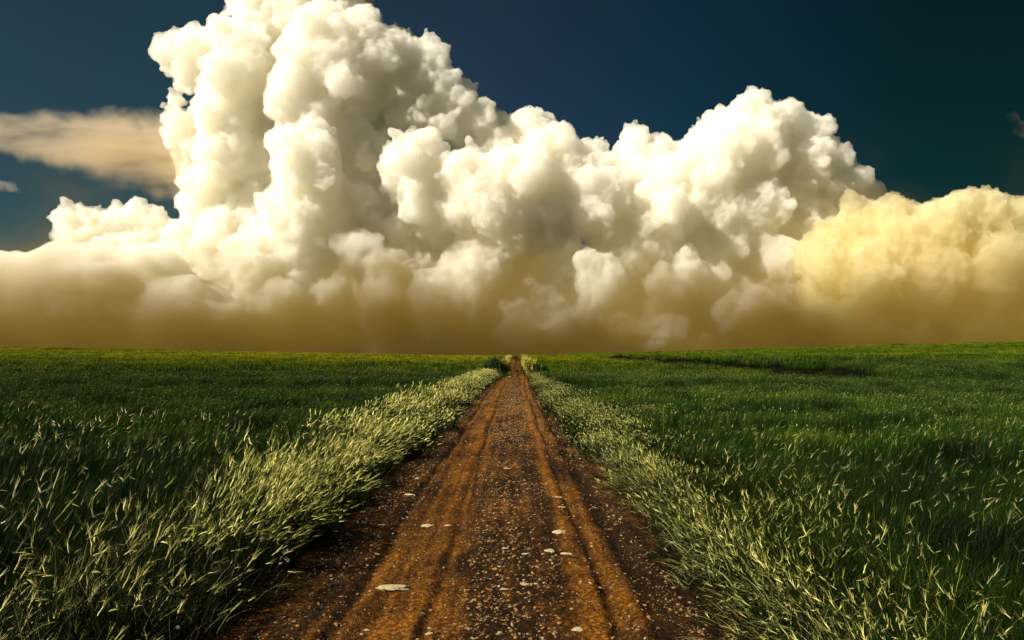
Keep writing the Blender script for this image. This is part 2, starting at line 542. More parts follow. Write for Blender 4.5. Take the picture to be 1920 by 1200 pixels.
def scatter(name, meshes, pts, rot, scl, idx, **kw):
    """one object: points that carry one tuft each, through geometry nodes"""
    coll = bpy.data.collections.new(name + '_sources')
    for i, m in enumerate(meshes):
        o = bpy.data.objects.new(f'{name}_source.{i:03d}', m)
        coll.objects.link(o)
    me = bpy.data.meshes.new(name)
    me.vertices.add(len(pts)); me.vertices.foreach_set('co', np.asarray(pts, np.float32).ravel())
    a = me.attributes.new('rot', 'FLOAT_VECTOR', 'POINT'); a.data.foreach_set('vector', np.asarray(rot, np.float32).ravel())
    a = me.attributes.new('scl', 'FLOAT_VECTOR', 'POINT'); a.data.foreach_set('vector', np.asarray(scl, np.float32).ravel())
    a = me.attributes.new('idx', 'INT', 'POINT'); a.data.foreach_set('value', np.asarray(idx, np.int32))
    for m in {m.materials[0] for m in meshes}:
        me.materials.append(m)
    o = link(name, me, **kw)
    g = bpy.data.node_groups.new(name, 'GeometryNodeTree')
    g.interface.new_socket('Geometry', in_out='INPUT', socket_type='NodeSocketGeometry')
    g.interface.new_socket('Geometry', in_out='OUTPUT', socket_type='NodeSocketGeometry')
    gi, go = g.nodes.new('NodeGroupInput'), g.nodes.new('NodeGroupOutput')
    ci = g.nodes.new('GeometryNodeCollectionInfo')
    ci.inputs['Collection'].default_value = coll
    ci.inputs['Separate Children'].default_value = True
    ci.inputs['Reset Children'].default_value = True
    ip = g.nodes.new('GeometryNodeInstanceOnPoints')
    ip.inputs['Pick Instance'].default_value = True
    g.links.new(gi.outputs[0], ip.inputs['Points'])
    g.links.new(ci.outputs[0], ip.inputs['Instance'])
    for nm, typ, sock in (('rot', 'FLOAT_VECTOR', 'Rotation'), ('scl', 'FLOAT_VECTOR', 'Scale'), ('idx', 'INT', 'Instance Index')):
        na = g.nodes.new('GeometryNodeInputNamedAttribute'); na.data_type = typ
        na.inputs['Name'].default_value = nm
        out = na.outputs['Attribute']
        if nm == 'rot':
            er = g.nodes.new('FunctionNodeEulerToRotation')
            g.links.new(out, er.inputs[0]); out = er.outputs[0]
        g.links.new(out, ip.inputs[sock])
    g.links.new(ip.outputs[0], go.inputs[0])
    md = o.modifiers.new('tufts', 'NODES'); md.node_group = g
    return o


def jgrid(x0, x1, y0, y1, step, rg):
    gx, gy = np.meshgrid(np.arange(x0, x1, step), np.arange(y0, y1, step))
    p = np.c_[gx.ravel(), gy.ravel()] + rg.uniform(-.6, .6, (gx.size, 2)) * step
    return p


def in_view(p, margin=1.5):
    return (np.abs(p[:, 0]) < p[:, 1] * .80 + margin)


def place(name, meshes, p, rg, hs, spin=6.283, yaw0=0., sc=(.85, 1.15), tilt=.08, zoff=0., **kw):
    z = zg(p[:, 0], p[:, 1]) + .02 + zoff
    n = len(p)
    rot = np.c_[rg.normal(0, tilt, n), rg.normal(0, tilt, n), yaw0 + rg.uniform(-.5, .5, n) * spin]
    s = rg.uniform(*sc, n)
    scl = np.c_[s, s, s * hs]
    return scatter(name, meshes, np.c_[p, z], rot, scl, rg.integers(0, len(meshes), n), kind='stuff', **kw)


# edges of the crop: it starts behind the verges
def left_edge(y): return road_centre(y) - 2.75 - .35 * n2(y / 2.3, y * 0, 1) - .12 * n2(y / .7, y * 0, 2)
def right_edge(y): return road_centre(y) + 2.95 + 1.0 * sstep(9, 24, y) * (1 - sstep(30, 60, y)) + .45 * n2(y / 3.0, y * 0 + 9, 1)


def crop_mask(p):
    x, y = p[:, 0], p[:, 1]
    m = (x < left_edge(y)) | (x > right_edge(y))
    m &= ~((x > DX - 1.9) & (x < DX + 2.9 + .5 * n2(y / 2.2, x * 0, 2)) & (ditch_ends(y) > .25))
    # narrow tramlines across the right-hand field
    m &= ~((x > 30) & (np.abs((x - 30) % 21 - 10 + .6 * np.sin(y / 8)) < .55))
    m &= ~((x < -14) & (np.abs((-x - 14) % 24 - 12 + .6 * np.sin(y / 8)) < .5))
    # thin tramlines that run with the slope of the right-hand field
    return m


# height of the crop varies in broad drifts
def crop_h(p):
    x, y = p[:, 0], p[:, 1]
    rows = .26 * fbm(x / 34, y / 5.0, 3, 3)
    near = .24 * fbm(x / 1.4, y / 1.3, 3, 4) * (1 - sstep(14, 30, y))
    return np.clip(.97 + .24 * fbm(x / 7, y / 4, 3, 2) + rows * sstep(5, 20, y) + near, .35, 1.4)


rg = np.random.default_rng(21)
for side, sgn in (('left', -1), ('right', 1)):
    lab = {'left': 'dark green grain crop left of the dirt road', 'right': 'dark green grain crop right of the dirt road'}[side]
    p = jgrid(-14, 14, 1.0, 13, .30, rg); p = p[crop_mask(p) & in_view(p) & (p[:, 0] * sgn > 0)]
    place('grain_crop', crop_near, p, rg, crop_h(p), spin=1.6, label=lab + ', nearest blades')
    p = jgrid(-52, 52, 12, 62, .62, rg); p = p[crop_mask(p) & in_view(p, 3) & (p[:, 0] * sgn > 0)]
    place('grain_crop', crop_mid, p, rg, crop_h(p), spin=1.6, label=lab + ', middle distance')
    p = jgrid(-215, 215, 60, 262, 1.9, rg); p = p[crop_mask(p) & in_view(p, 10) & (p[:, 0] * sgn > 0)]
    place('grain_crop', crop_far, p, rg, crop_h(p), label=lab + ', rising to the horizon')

q = jgrid(DX - 2.2, DX + 3.2, 48, 182, .8, rg)  # near-black tufts added so the gully strip reads as shaded
place('gully_shade', [tuft(180 + i, 130, .7, (.12, .34), (.012, .02), 3, ((.001, .003, .001), (.003, .005, .001)), ((.003, .010, .001), (.008, .018, .002)), th1=(.2, 1.2), mat=M_verge) for i in range(3)],
      q, rg, np.ones(len(q)), label='low dark tufts added as painted shade in the gully across the right field')

# left verge: pale barley ears that lean over the road
def band(x0, x1, y0, y1, step):
    p = jgrid(x0, x1, y0, y1, step, rg)
    q = p.copy(); q[:, 0] += road_centre(p[:, 1]) + .27
    return q, p


q, p = band(-3.25, -2.0, 1.5, 13, .21)
patch = .5 + .5 * fbm(p[:, 0] * 1.6, p[:, 1] * 1.1, 3, 2)
hs = (.50 + .48 * sstep(1.95, 2.5, -p[:, 0])) * (.95 + .38 * fbm(p[:, 0] * 2.1, p[:, 1] * 1.3, 3))
bright = (rg.random(len(q)) < sstep(4.4, 7.2, q[:, 1]) * (.25 + .95 * patch)) & (p[:, 0] > -2.9)
place('verge_grass', verge_l, q[bright], rg, hs[bright], spin=2.0, tilt=.14, sc=(.75, 1.2), label='pale yellow bearded grass leaning over the left road edge, near')
place('verge_grass', plain, q[~bright], rg, hs[~bright], spin=4, tilt=.14, sc=(.75, 1.25), label='dark green grass with single pale blades and painted glints on the left bank, near')
q, p = band(-3.35, -2.12, 12.5, 66, .40)
hs = (.55 + .42 * sstep(1.95, 2.5, -p[:, 0])) * (1 + .30 * fbm(p[:, 0] * 1.5, p[:, 1] * .4, 3) + .15 * n2(p[:, 1] / 2.2, p[:, 1] * 0, 5))
dk = rg.random(len(q)) < .42 - .5 * fbm(p[:, 0] * 1.2, p[:, 1] / 2.2, 3, 5)
place('verge_grass', verge_dark, q[dk], rg, hs[dk] * .92, spin=4, tilt=.12, sc=(.7, 1.25), label='dark green tussocks between the pale ears of the left bank, far')
q, hs = q[~dk], hs[~dk]
place('verge_grass', verge_l_far, q, rg, hs, spin=2.4, tilt=.12, sc=(.7, 1.2), label='pale yellow bearded grass along the left road edge, far')
# right verge: lower, drooping towards the road
q, p = band(1.58, 2.2, 1.5, 14, .15)
k = rg.random(len(q)) < np.where(p[:, 0] > 1.7, .85, .5) + .45 * fbm(p[:, 0] * 2, p[:, 1] * 1.4, 3)
hs = np.clip(.50 + .45 * sstep(1.55, 2.1, p[:, 0]) + .25 * fbm(p[:, 0] * 2.5, p[:, 1] * 2, 2, 3), .3, 1.2)
place('verge_grass', verge_r, q[k], rg, hs[k], spin=1.8, label='low pale grass drooping over the right road edge, near')
q, p = band(2.1, 3.5, 1.5, 14, .24)
place('wild_grass', wild, q, rg, np.clip(.75 + .4 * fbm(p[:, 0] * 1.1, p[:, 1] * .9, 3), .25, 1.3), label='tangled green wild grass between the right verge and the crop')
q, p = band(1.72, 4.6, 13, 66, .42)
wd = 1.2 + 2.0 * np.exp(-((p[:, 1] - 20) / 7) ** 2) + .5 * n2(p[:, 1] / 3, p[:, 1] * 0, 2)
k = (p[:, 0] - 1.3 < wd)
dk = k & (rg.random(len(q)) < .32 - .55 * fbm(p[:, 0] * .9, p[:, 1] / 2.6, 3, 1))
k &= ~dk
place('verge_grass', verge_dark, q[dk], rg, .75 + .3 * fbm(p[dk][:, 0], p[dk][:, 1] * .5, 2), spin=4, tilt=.12, sc=(.7, 1.25), label='dark green tussocks in the right verge, far')
place('verge_grass', verge_r_far, q[k], rg, .85 + .25 * fbm(p[k][:, 0], p[k][:, 1] * .5, 2), spin=1.8, label='pale yellow grass patch along the right road edge, far')
# far lane sides beyond the bushes
q, p = band(-2.6, 2.6, 78, 236, .8)
k = np.abs(p[:, 0] + .27) > 1.75
place('verge_grass', verge_l_far, q[k], rg, np.full(k.sum(), 1.1), spin=6.28, label='pale grass beside the far stretch of the road')
# a few pale ears standing in the left-hand crop
p = jgrid(-12, -2.9, 3.0, 15, .62, rg); p = p[in_view(p) & (rg.random(len(p)) < .45)]
place('bearded_grass', [tuft(130 + i, 5, .25, (.55, .70), (.004, .007), 5, VLO, VHI, lean=(0, 1.2), th1=(.4, 1.2), ears=.8, ear_len=.09, ear_w=.015,
      ear_a=(.45, .42, .15), ear_b=(.8, .75, .4), mat=M_verge) for i in range(6)], p, rg, np.full(len(p), 1.02), label='single pale ears standing out of the left crop')

# ------------------------------------------------------------------ gravel on the road
def rock_mesh(seed, sub=1, flat=.6, mat=None, name='stone', rough=.22, jag=1):
    rg_ = np.random.default_rng(seed)
    b = bmesh.new(); bmesh.ops.create_icosphere(b, subdivisions=sub, radius=1)
    off = rg_.random(3) * 50
    for v in b.verts:
        c = np.array(v.co)
        k = 1 + rough * (math.sin(c[0] * 2.3 + off[0]) + math.sin(c[1] * 2.9 + off[1]) + .6 * math.sin(c[2] * 4 + c[0] * 5 + off[2])) + rg_.uniform(-.09, .09) * jag
        v.co = Vector(c * k)
        v.co.z *= flat
    m = bpy.data.meshes.new(name); b.to_mesh(m); b.free()
    if mat: m.materials.append(mat)
    return m


MG = [stone_mat('gravel_pale', (.22, .15, .06), (.55, .44, .26)), stone_mat('gravel_rust', (.14, .06, .015), (.50, .25, .06)), stone_mat('gravel_dark', (.05, .03, .015), (.12, .07, .035))]
grav = [rock_mesh(200 + i, 1, random.uniform(.45, .8), MG[(0, 1, 1, 1, 2)[i % 5]], 'gravel_stone') for i in range(10)]
n = 90000
gy = 2.6 * np.exp(rng.random(n) * math.log(80 / 2.6))
gx = rng.uniform(-2.0, 2.0, n) + 0
dens = .35 + .9 * np.exp(-((gx + .02) / .42) ** 2) + .8 * sstep(1.0, 1.5, np.abs(gx + .1)) - .25 * np.exp(-((gx + .68) / .25) ** 2)
k = (rng.random(n) < dens * (1 - .8 * sstep(14, 60, gy))) & (rng.random(n) < .75 + .6 * fbm(gx * 2, gy, 3)) & (gx > -1.95 + .27 * 0) & (gx < 1.5)
gx, gy = gx[k], gy[k]
gx = gx + road_centre(gy) + .27
s = .0024 + .0055 * rng.random(len(gx)) ** 6 * 2.0 + .0002 * np.minimum(gy, 30)
rot = rng.uniform(-3.14, 3.14, (len(gx), 3)) * [.12, .12, 1]
scatter('gravel', grav, np.c_[gx, gy, road_z(gx, gy) + s * .25], rot, np.c_[s * rng.uniform(1, 1.7, len(s)), s, s], rng.integers(0, 10, len(s)),
        kind='stuff', label='loose pale and rust coloured gravel scattered over the road')

# ------------------------------------------------------------------ larger stones
M_st = stone_mat('pale_stone', (.20, .12, .04), (.74, .66, .38))
big_stones = [  # px, py, width px, label
    (735, 1105, 66, 'large flat cream stone lying alone in the left wheel track', .30),
    (1050, 1002, 36, 'cream stone on the right wheel track above a close pair of stones', .4),
    (1030, 1036, 30, 'left stone of the close pair on the right wheel track', .4),
    (1066, 1042, 28, 'right stone of the close pair on the right wheel track', .45),
    (1048, 938, 20, 'small cream stone at the top of the right wheel track', .5),
    (1052, 957, 18, 'small cream stone just below the topmost one on the right track', .5),
    (948, 1113, 20, 'left of the three pebbly stones on the gravel crown', .6),
    (985, 1105, 20, 'middle and largest of the three pebbly stones on the gravel crown', .6),
    (1005, 1102, 13, 'right and smallest of the three pebbly stones on the gravel crown', .7),
    (800, 985, 38, 'long thin cream stone in the upper part of the left wheel track', .25),
    (838, 987, 20, 'short cream stone beside the long thin one in the left track', .3),
    (722, 987, 24, 'cream stone near the left road edge beside the upper left track', .3),
    (706, 1038, 16, 'small cream stone near the left road edge below the thin ones', .4),
    (984, 1045, 14, 'small stone on the crown left of the close pair', .6),
    (948, 1031, 14, 'small flat stone on the upper gravel crown', .5),
    (1206, 1130, 22, 'thin cream stone in the dark rut near the right road edge', .3),
    (806, 1189, 20, 'cream stone at the very bottom of the left wheel track', .4),
    (688, 1178, 16, 'small cream stone at the bottom near the left edge of the road', .5),
    (1080, 1185, 34, 'rough cream stone at the very bottom of the right wheel track', .45),
    (955, 882, 22, 'thin pale stone highest up on the gravel crown', .3),
    (785, 898, 14, 'small blue grey stone near the left road edge, far up', .5),
    (936, 1068, 9, 'tiny round stone between the crown pebbles and the close pair', .7),
    (1053, 1124, 8, 'tiny white round stone right of the three crown pebbles', .8),
    (770, 928, 24, 'dark edged flat stone at the left grass shadow', .4)]
st_meshes = [rock_mesh(300 + i, 3, 1, M_st, 'stone', .26, .9) for i in range(8)]
for i, (px, py, wpx, lab, fl) in enumerate(big_stones):
    gx_, gy_ = ground_at(px, py)
    z = float(road_z(gx_, gy_))
    ww = wpx / F * gy_ / 2 * (1.0 if i == 0 else .72)
    o = link('stone', st_meshes[i % 8], label=lab, category='stone', group='pale stones on the dirt road')
    o.location = (gx_, gy_, z + ww * fl * .02)
    o.scale = (ww, ww * random.uniform(.5, .8), ww * fl * .5)
    o.rotation_euler = (random.uniform(-.1, .1), random.uniform(-.12, .12), random.uniform(-.3, .3) + (i % 2) * math.pi)

# ------------------------------------------------------------------ daisies at the left road edge
def flat_mat(name, c, rough=.6):
    m, nt, b = new_mat(name)
    tcx = N(nt, 'ShaderNodeTexCoord'); n = N(nt, 'ShaderNodeTexNoise', Scale=120.0)
    nt.links.new(tcx.outputs['Object'], n.inputs['Vector'])
    nt.links.new(rampn(nt, [(.3, tuple(x * .8 for x in c)), (.7, c)], n.outputs[0]), b.inputs['Base Color'])
    b.inputs['Roughness'].default_value = rough
    return m


M_pet, M_yel, M_stem = flat_mat('petals', (.8, .8, .76)), flat_mat('daisy_centre', (.6, .38, .03)), flat_mat('stems', (.03, .07, .015))
b = bmesh.new()
for k in range(13):
    a = k * 2 * math.pi / 13
    ca, sa = math.cos(a), math.sin(a)
    pts = [(.004, -.0012), (.011, -.0034), (.0145, 0), (.011, .0034), (.004, .0012)]
    b.faces.new([b.verts.new((x * ca - y * sa, x * sa + y * ca, .001 + .12 * x)) for x, y in pts])
pet = bpy.data.meshes.new('petals'); b.to_mesh(pet); b.free(); pet.materials.append(M_pet)
b = bmesh.new(); bmesh.ops.create_uvsphere(b, u_segments=10, v_segments=6, radius=.0048)
for v in b.verts: v.co.z *= .6
cen = bpy.data.meshes.new('flower_centre'); b.to_mesh(cen); b.free(); cen.materials.append(M_yel)
b = bmesh.new(); bmesh.ops.create_cone(b, cap_ends=True, segments=6, radius1=.0016, radius2=.0012, depth=.11)
for v in b.verts: v.co.z -= .055; v.co.x += .006 * math.sin(v.co.z * 40)
stm = bpy.data.meshes.new('stem'); b.to_mesh(stm); b.free(); stm.materials.append(M_stem)
dlab = 'small white daisy in the cluster at the shaded foot of the left verge'
daisies = [(470, 1073, 'white daisy standing alone beside the left road edge'), (333, 1178, 'white daisy at the bottom of the photo under the left verge'),
           (522, 1033, dlab), (532, 1035, dlab), (538, 1033, dlab), (536, 1048, dlab), (540, 1051, dlab), (498, 1047, dlab), (526, 1057, dlab),
           (527, 1046, dlab), (445, 1088, 'lower daisy of the close pair left of the road'), (449, 1097, 'upper daisy of the close pair left of the road')]
for px, py, lab in daisies:
    gx_, gy_ = ground_at(px, py, .13)
    e = link('daisy', None, label=lab, category='flower', group='daisies at the left road edge')
    e.location = (gx_, gy_, float(zg(gx_, gy_)) + .02)
    hd = link('petals', pet, e); hd.location = (0, 0, .11); hd.rotation_euler = (random.uniform(.3, .9), random.uniform(-.4, .2), 0); hd.scale = (1.1, 1.1, 1.1)
    c_ = link('flower_centre', cen, e); c_.location = (0, 0, .112)
    s_ = link('stem', stm, e); s_.location = (0, 0, .11)

# ------------------------------------------------------------------ bushes
M_bark = flat_mat('bush_wood', (.07, .045, .025), .9)


def bush(name, px0, px1, ptop, pbase, Yd, lo, hi, lab, seed, n=2600, leaf=.07):
    rg_ = np.random.default_rng(seed)
    cx = (px0 + px1) / 2
    x0 = at(cx, pbase, Yd)
    zb = float(zg(x0[0], Yd)) - .05
    W = (px1 - px0) / F * Yd / 2
    H = float(at(cx, ptop, Yd)[2]) - zb
    root = link(name, None, label=lab, category='bush', group='bushes beside the far road')
    root.location = (x0[0], Yd, zb)
    # leaf clumps spread through several uneven lobes
    lob = np.c_[rg_.uniform(-.7, .7, 9) * W, rg_.uniform(-.6, .6, 9) * W, rg_.uniform(.3, .72, 9) * H]
    lr = rg_.uniform(.24, .42, 9)
    k = rg_.integers(0, 9, n)
    d = rg_.normal(size=(n, 3)); d /= np.linalg.norm(d, axis=1)[:, None]
    rr = rg_.random(n) ** .4
    p = lob[k] + d * (rr * lr[k])[:, None] * np.array([W, W, H * .8])
    p[:, 2] = np.clip(p[:, 2], .03, None)
    a = rg_.normal(size=(n, 3)); a /= np.linalg.norm(a, axis=1)[:, None]
    b_ = np.cross(a, rg_.normal(size=(n, 3))); b_ /= np.linalg.norm(b_, axis=1)[:, None]
    s = leaf * rg_.uniform(.5, 1.2, n)[:, None]
    v = np.stack([p - a * s, p + b_ * s * .45, p + a * s, p - b_ * s * .45], 1).reshape(-1, 3)
    q = np.arange(n * 4).reshape(-1, 4)
    c = np.repeat(cols(rg_, n, lo, hi), 4, axis=0)
    link('foliage', mesh_np('foliage', v, q, M_leaf, c), root)
    A = Acc()
    m = 9
    for kx in range(2):
        st = strips(np.c_[rg_.normal(0, .12, m) * W, rg_.normal(0, .12, m) * W, np.zeros(m)], rg_.uniform(.55, .85, m) * H, rg_.random(m) * 6.28,
                    rg_.uniform(.1, .7, m), rg_.uniform(0, .4, m), np.full(m, .045 * H), 4, cols(rg_, m, (.06, .04, .02), (.08, .05, .03)), cols(rg_, m, (.06, .04, .02), (.08, .05, .03)))
        A.add(*st[:3])
    link('stem', A.mesh('stem', M_bark), root)
    return root


DG, DG2 = (.010, .022, .010), (.030, .055, .020)
YG, YG2 = (.26, .24, .03), (.72, .62, .12)
bush('bush', 908, 952, 665, 702, 68, DG, DG2, 'dark green bush on the left side where the road dips', 1, 4200)
bush('bush', 905, 925, 675, 700, 66, DG, (.03, .06, .015), 'small dark shrub left of the bigger dark bush, in the crop', 2, 1200)
bush('bush', 940, 964, 665, 686, 84, YG, YG2, 'small yellow flowering bush beyond the dark left bush', 3, 1200)
bush('bush', 976, 1010, 664, 698, 72, YG, YG2, 'yellow flowering bush on the right side of the far road', 4, 3800)
bush('bush', 998, 1016, 676, 704, 65, DG, DG2, 'narrow dark shrub right of the yellow bush', 5, 1200)
bush('bush', 1010, 1032, 682, 700, 64, DG, (.02, .045, .012), 'low dark bush at the edge of the right crop, beside the narrow shrub', 6, 1500)
bush('bush', 1034, 1052, 706, 724, 42, DG, DG2, 'left dark weed clump in the right verge', 7, 1200, .045)
bush('bush', 1054, 1074, 703, 724, 42, DG, DG2, 'right and taller dark weed clump in the right verge', 8, 1400, .045)
bush('bush', 1076, 1104, 722, 750, 28, (.02, .04, .015), (.06, .09, .03), 'wide green weed clump nearest to the camera in the right verge', 9, 2200, .032)
BR, BR2 = (.025, .014, .006), (.10, .055, .015)
bush('bush', 960, 980, 666, 682, 150, BR, BR2, 'brown scrub standing at the very end of the road', 12, 1300)
bush('bush', 938, 954, 680, 700, 71, DG, (.03, .05, .012), 'round dark shrub at the left road edge, in front of the small yellow bush', 13, 1300)
# pale object lying on the road at the dip
o = link('stone', rock_mesh(400, 2, .4, M_st, 'stone', .12, .3), label='white flat stone lying across the road at the far dip', category='stone')
p_ = at(955, 703, 64); o.location = (p_[0], 64, float(road_z(p_[0], 64)) + .05); o.scale = (.24, .12, .13)

# ------------------------------------------------------------------ clouds
CY = 3000.0
KP = CY / F                    # metres per pixel at the distance of the main cloud
crg = np.random.default_rng(3)


def ico(sub):
    b = bmesh.new(); bmesh.ops.create_icosphere(b, subdivisions=sub, radius=1); b.verts.ensure_lookup_table()
    v = np.array([x.co[:] for x in b.verts]); f = np.array([[q.index for q in t.verts] for t in b.faces]); b.free()
    return v, f


ICO = {k: ico(k) for k in (1, 2, 3)}


def puffs(big, levels, up=.25):
    """each billow carries smaller billows, mostly on the side of the viewer and on top"""
    cur = np.array(big); out = [cur]
    for ratio, n in levels:
        m = len(cur) * n
        par = np.repeat(cur, n, axis=0)
        d = crg.normal(size=(m, 3)); d[:, 1] -= .5; d[:, 2] += up; d /= np.linalg.norm(d, axis=1)[:, None]
        rr = par[:, 3] * ratio * crg.uniform(.45, 1.25, m)
        cur = np.c_[par[:, :3] + d * (par[:, 3] - rr * crg.uniform(-.05, .8, m))[:, None], rr]
        out.append(cur)
    return np.concatenate(out)


def spheres_mesh(P):
    Vs, Fs, o = [], [], 0
    for sel, sub in ((P[:, 3] > 70, 3), ((P[:, 3] <= 70) & (P[:, 3] > 22), 2), (P[:, 3] <= 22, 1)):
        q = P[sel]
        if not len(q): continue
        v, f = ICO[sub]
        Vs.append((v[None] * q[:, 3][:, None, None] + q[:, None, :3]).reshape(-1, 3))
        Fs.append((f[None] + (np.arange(len(q)) * len(v))[:, None, None]).reshape(-1, 3) + o)
        o += len(q) * len(v)
    return mesh_np('puffs', np.concatenate(Vs), np.concatenate(Fs))


def baked(m, steps):
    o = bpy.data.objects.new('tmp', m); COL.objects.link(o)
    for st in steps:
        if st[0] == 'remesh':
            md = o.modifiers.new('r', 'REMESH'); md.mode = 'VOXEL'; md.voxel_size = st[1]; md.use_smooth_shade = True
        elif st[0] == 'smooth':
            md = o.modifiers.new('s', 'SMOOTH'); md.iterations = st[1]; md.factor = .5
        else:
            t = bpy.data.textures.new('t', 'CLOUDS' if st[0] == 'BILLOW' else st[0]); t.noise_scale = st[1]
            if st[0] == 'CLOUDS': t.noise_depth = st[3]
            if st[0] == 'BILLOW': t.noise_depth = st[3]; t.noise_type = 'HARD_NOISE'
            md = o.modifiers.new('d', 'DISPLACE'); md.texture = t; md.texture_coords = 'GLOBAL'; md.strength = st[2]; md.mid_level = .45
    dg = bpy.context.evaluated_depsgraph_get()
    n = bpy.data.meshes.new_from_object(o.evaluated_get(dg))
    bpy.data.objects.remove(o)
    return n


def vol_mat(name, density, color, aniso=.15, skin=0., skin_col=(.95, .93, .9)):
    m = bpy.data.materials.new(name); m.use_nodes = True
    nt = m.node_tree; nt.nodes.remove(nt.nodes['Principled BSDF'])
    v = N(nt, 'ShaderNodeVolumePrincipled')
    v.inputs['Color'].default_value = (*color, 1); v.inputs['Density'].default_value = density; v.inputs['Anisotropy'].default_value = aniso
    out = nt.nodes['Material Output']
    nt.links.new(v.outputs[0], out.inputs['Volume'])
    if skin > 0:        # denser outermost droplets
        d = N(nt, 'ShaderNodeBsdfDiffuse'); d.inputs['Color'].default_value = (*skin_col, 1)
        tr = N(nt, 'ShaderNodeBsdfTransparent')
        ms = N(nt, 'ShaderNodeMixShader'); ms.inputs[0].default_value = skin
        nt.links.new(tr.outputs[0], ms.inputs[1]); nt.links.new(d.outputs[0], ms.inputs[2])
        nt.links.new(ms.outputs[0], out.inputs['Surface'])
    return m


def wispy(m, dens, scale, lo=.42, hi=.62, stretch=(1, 1, 1)):
    nt = m.node_tree
    v = [n for n in nt.nodes if n.type == 'PRINCIPLED_VOLUME'][0]
    g = N(nt, 'ShaderNodeNewGeometry')
    mp = N(nt, 'ShaderNodeMapping'); mp.inputs['Scale'].default_value = stretch
    nz = N(nt, 'ShaderNodeTexNoise', Scale=scale, Detail=5.0, Roughness=.6)
    nt.links.new(g.outputs['Position'], mp.inputs[0]); nt.links.new(mp.outputs[0], nz.inputs['Vector'])
    r = N(nt, 'ShaderNodeMapRange'); r.inputs['From Min'].default_value = lo; r.inputs['From Max'].default_value = hi; r.inputs['To Max'].default_value = dens
    nt.links.new(nz.outputs[0], r.inputs['Value']); nt.links.new(r.outputs[0], v.inputs['Density'])
    m.cycles.volume_step_rate = .15
    return m


def plist(txt, Y=CY, k=.84):
    out = []
    for q in txt.split():
        x, y, r, dz = map(float, q.split(','))
        s = Y / F
        p = at(x, y, Y - dz * s)
        out.append([p[0], p[1], p[2], r * s * k])
    return out


def cloud(name, mesh, mat, lab, **kw):
    mesh.materials.clear(); mesh.materials.append(mat)
    return link(name, mesh, label=lab, **kw)


MAIN = '''830,160,42,25 862,195,45,20 905,228,36,15 780,215,50,20 492,70,60,-30 495,140,62,-30 492,215,62,-30 500,290,60,-30 480,370,70,-30 400,130,70,-20 330,190,26,0 375,110,74,0 345,95,44,10 425,85,60,10 360,140,40,20 445,150,75,30 455,95,50,50 430,220,70,20 440,300,75,0 410,360,75,-10 420,420,70,-10
380,330,60,-30 370,250,45,-20 330,225,30,20 325,255,25,20 350,280,22,30 560,45,80,-20 445,12,34,-15 495,5,48,-10 545,15,50,0 600,2,52,-5 650,18,44,-5 682,38,34,-5 470,45,45,0 520,-50,90,-20 610,-50,90,-20 640,130,110,20 560,170,60,60 720,110,80,20
790,120,60,10 600,90,70,30 780,170,70,0 700,180,70,0 545,210,45,70 560,120,50,60 740,250,80,-60 640,240,80,10 840,220,75,-20 890,240,50,-20 820,180,40,-10
980,265,60,-20 1040,270,55,-20 1010,240,35,-20 1100,310,50,-20 940,290,70,-10 1190,280,45,0 1170,330,60,0 575,310,70,90 560,270,50,90 600,340,50,80
560,450,80,60 540,400,60,80 680,320,80,-10 700,400,90,-20 620,420,80,20 770,310,65,70 800,290,50,60 750,330,40,80 780,350,40,90 900,370,100,60 980,340,80,60 870,330,60,80
1050,330,80,40 1110,380,80,60 1150,430,60,50 950,420,90,60 1240,410,80,40 1260,340,70,30 1400,290,105,20 1350,250,55,20 1410,215,38,20 1470,220,40,20 1510,240,45,10
1300,290,50,10 1540,310,50,0 1480,330,90,0 1580,350,45,-10 1400,400,110,10 1520,420,95,-10 1330,380,80,30 1600,400,60,-20 820,400,80,40
480,380,60,-20 490,300,60,-10 500,440,60,0 1395,190,14,20 1440,185,12,20 1475,200,16,20 1340,215,14,20 1300,245,14,10 1185,245,18,0 940,228,16,-20 1035,222,14,-20'''
LOWM = '''430,500,80,20 520,560,100,40 600,600,120,20 720,600,130,0 850,600,130,10 980,620,130,0 1100,600,120,0 1220,600,120,10 1350,600,120,0 1450,560,100,0
900,500,80,50 1020,500,80,30 1150,520,90,20 1300,500,90,10 1430,490,90,0 770,480,90,-10 680,470,90,-20 600,510,90,20 1540,520,90,-20 500,640,110,30 400,600,110,0
640,700,120,0 800,700,120,0 960,710,120,0 1120,700,120,0 1280,700,120,0 1440,690,120,0 1000,440,80,40 1200,470,80,30'''
LEFTB = '''150,440,40,-10 195,440,45,-10 245,440,45,-10 130,412,32,0 170,405,30,10 215,408,32,10 262,405,30,5 300,432,42,0 350,440,42,0 400,420,35,30 400,455,45,30 445,475,45,40 490,465,45,50 510,530,60,50 460,530,70,30
330,500,70,0 240,470,60,-10 150,470,55,-10 240,560,110,0 380,580,110,0'''
P = np.concatenate([puffs(plist(MAIN), ((.42, 14), (.40, 7), (.42, 4))), puffs(plist(LOWM, CY, .9), ((.45, 8), (.4, 4))), puffs(plist(LEFTB, CY - 60), ((.42, 13), (.40, 6), (.4, 3)))])
ms = baked(spheres_mesh(P), [('remesh', 6.0), ('smooth', 2), ('CLOUDS', 170, 60, 2), ('CLOUDS', 70, 26, 2), ('BILLOW', 60, 38, 5), ('BILLOW', 17, 14, 3), ('remesh', 4.3)])
SK = .08
cloud('cumulus_cloud', ms, vol_mat('cloud_white', .030, (.997, .987, .950), skin=SK, skin_col=(.97, .94, .88)),
      'towering white cumulus cloud with billowing tops and brown base across the sky', category='cloud')
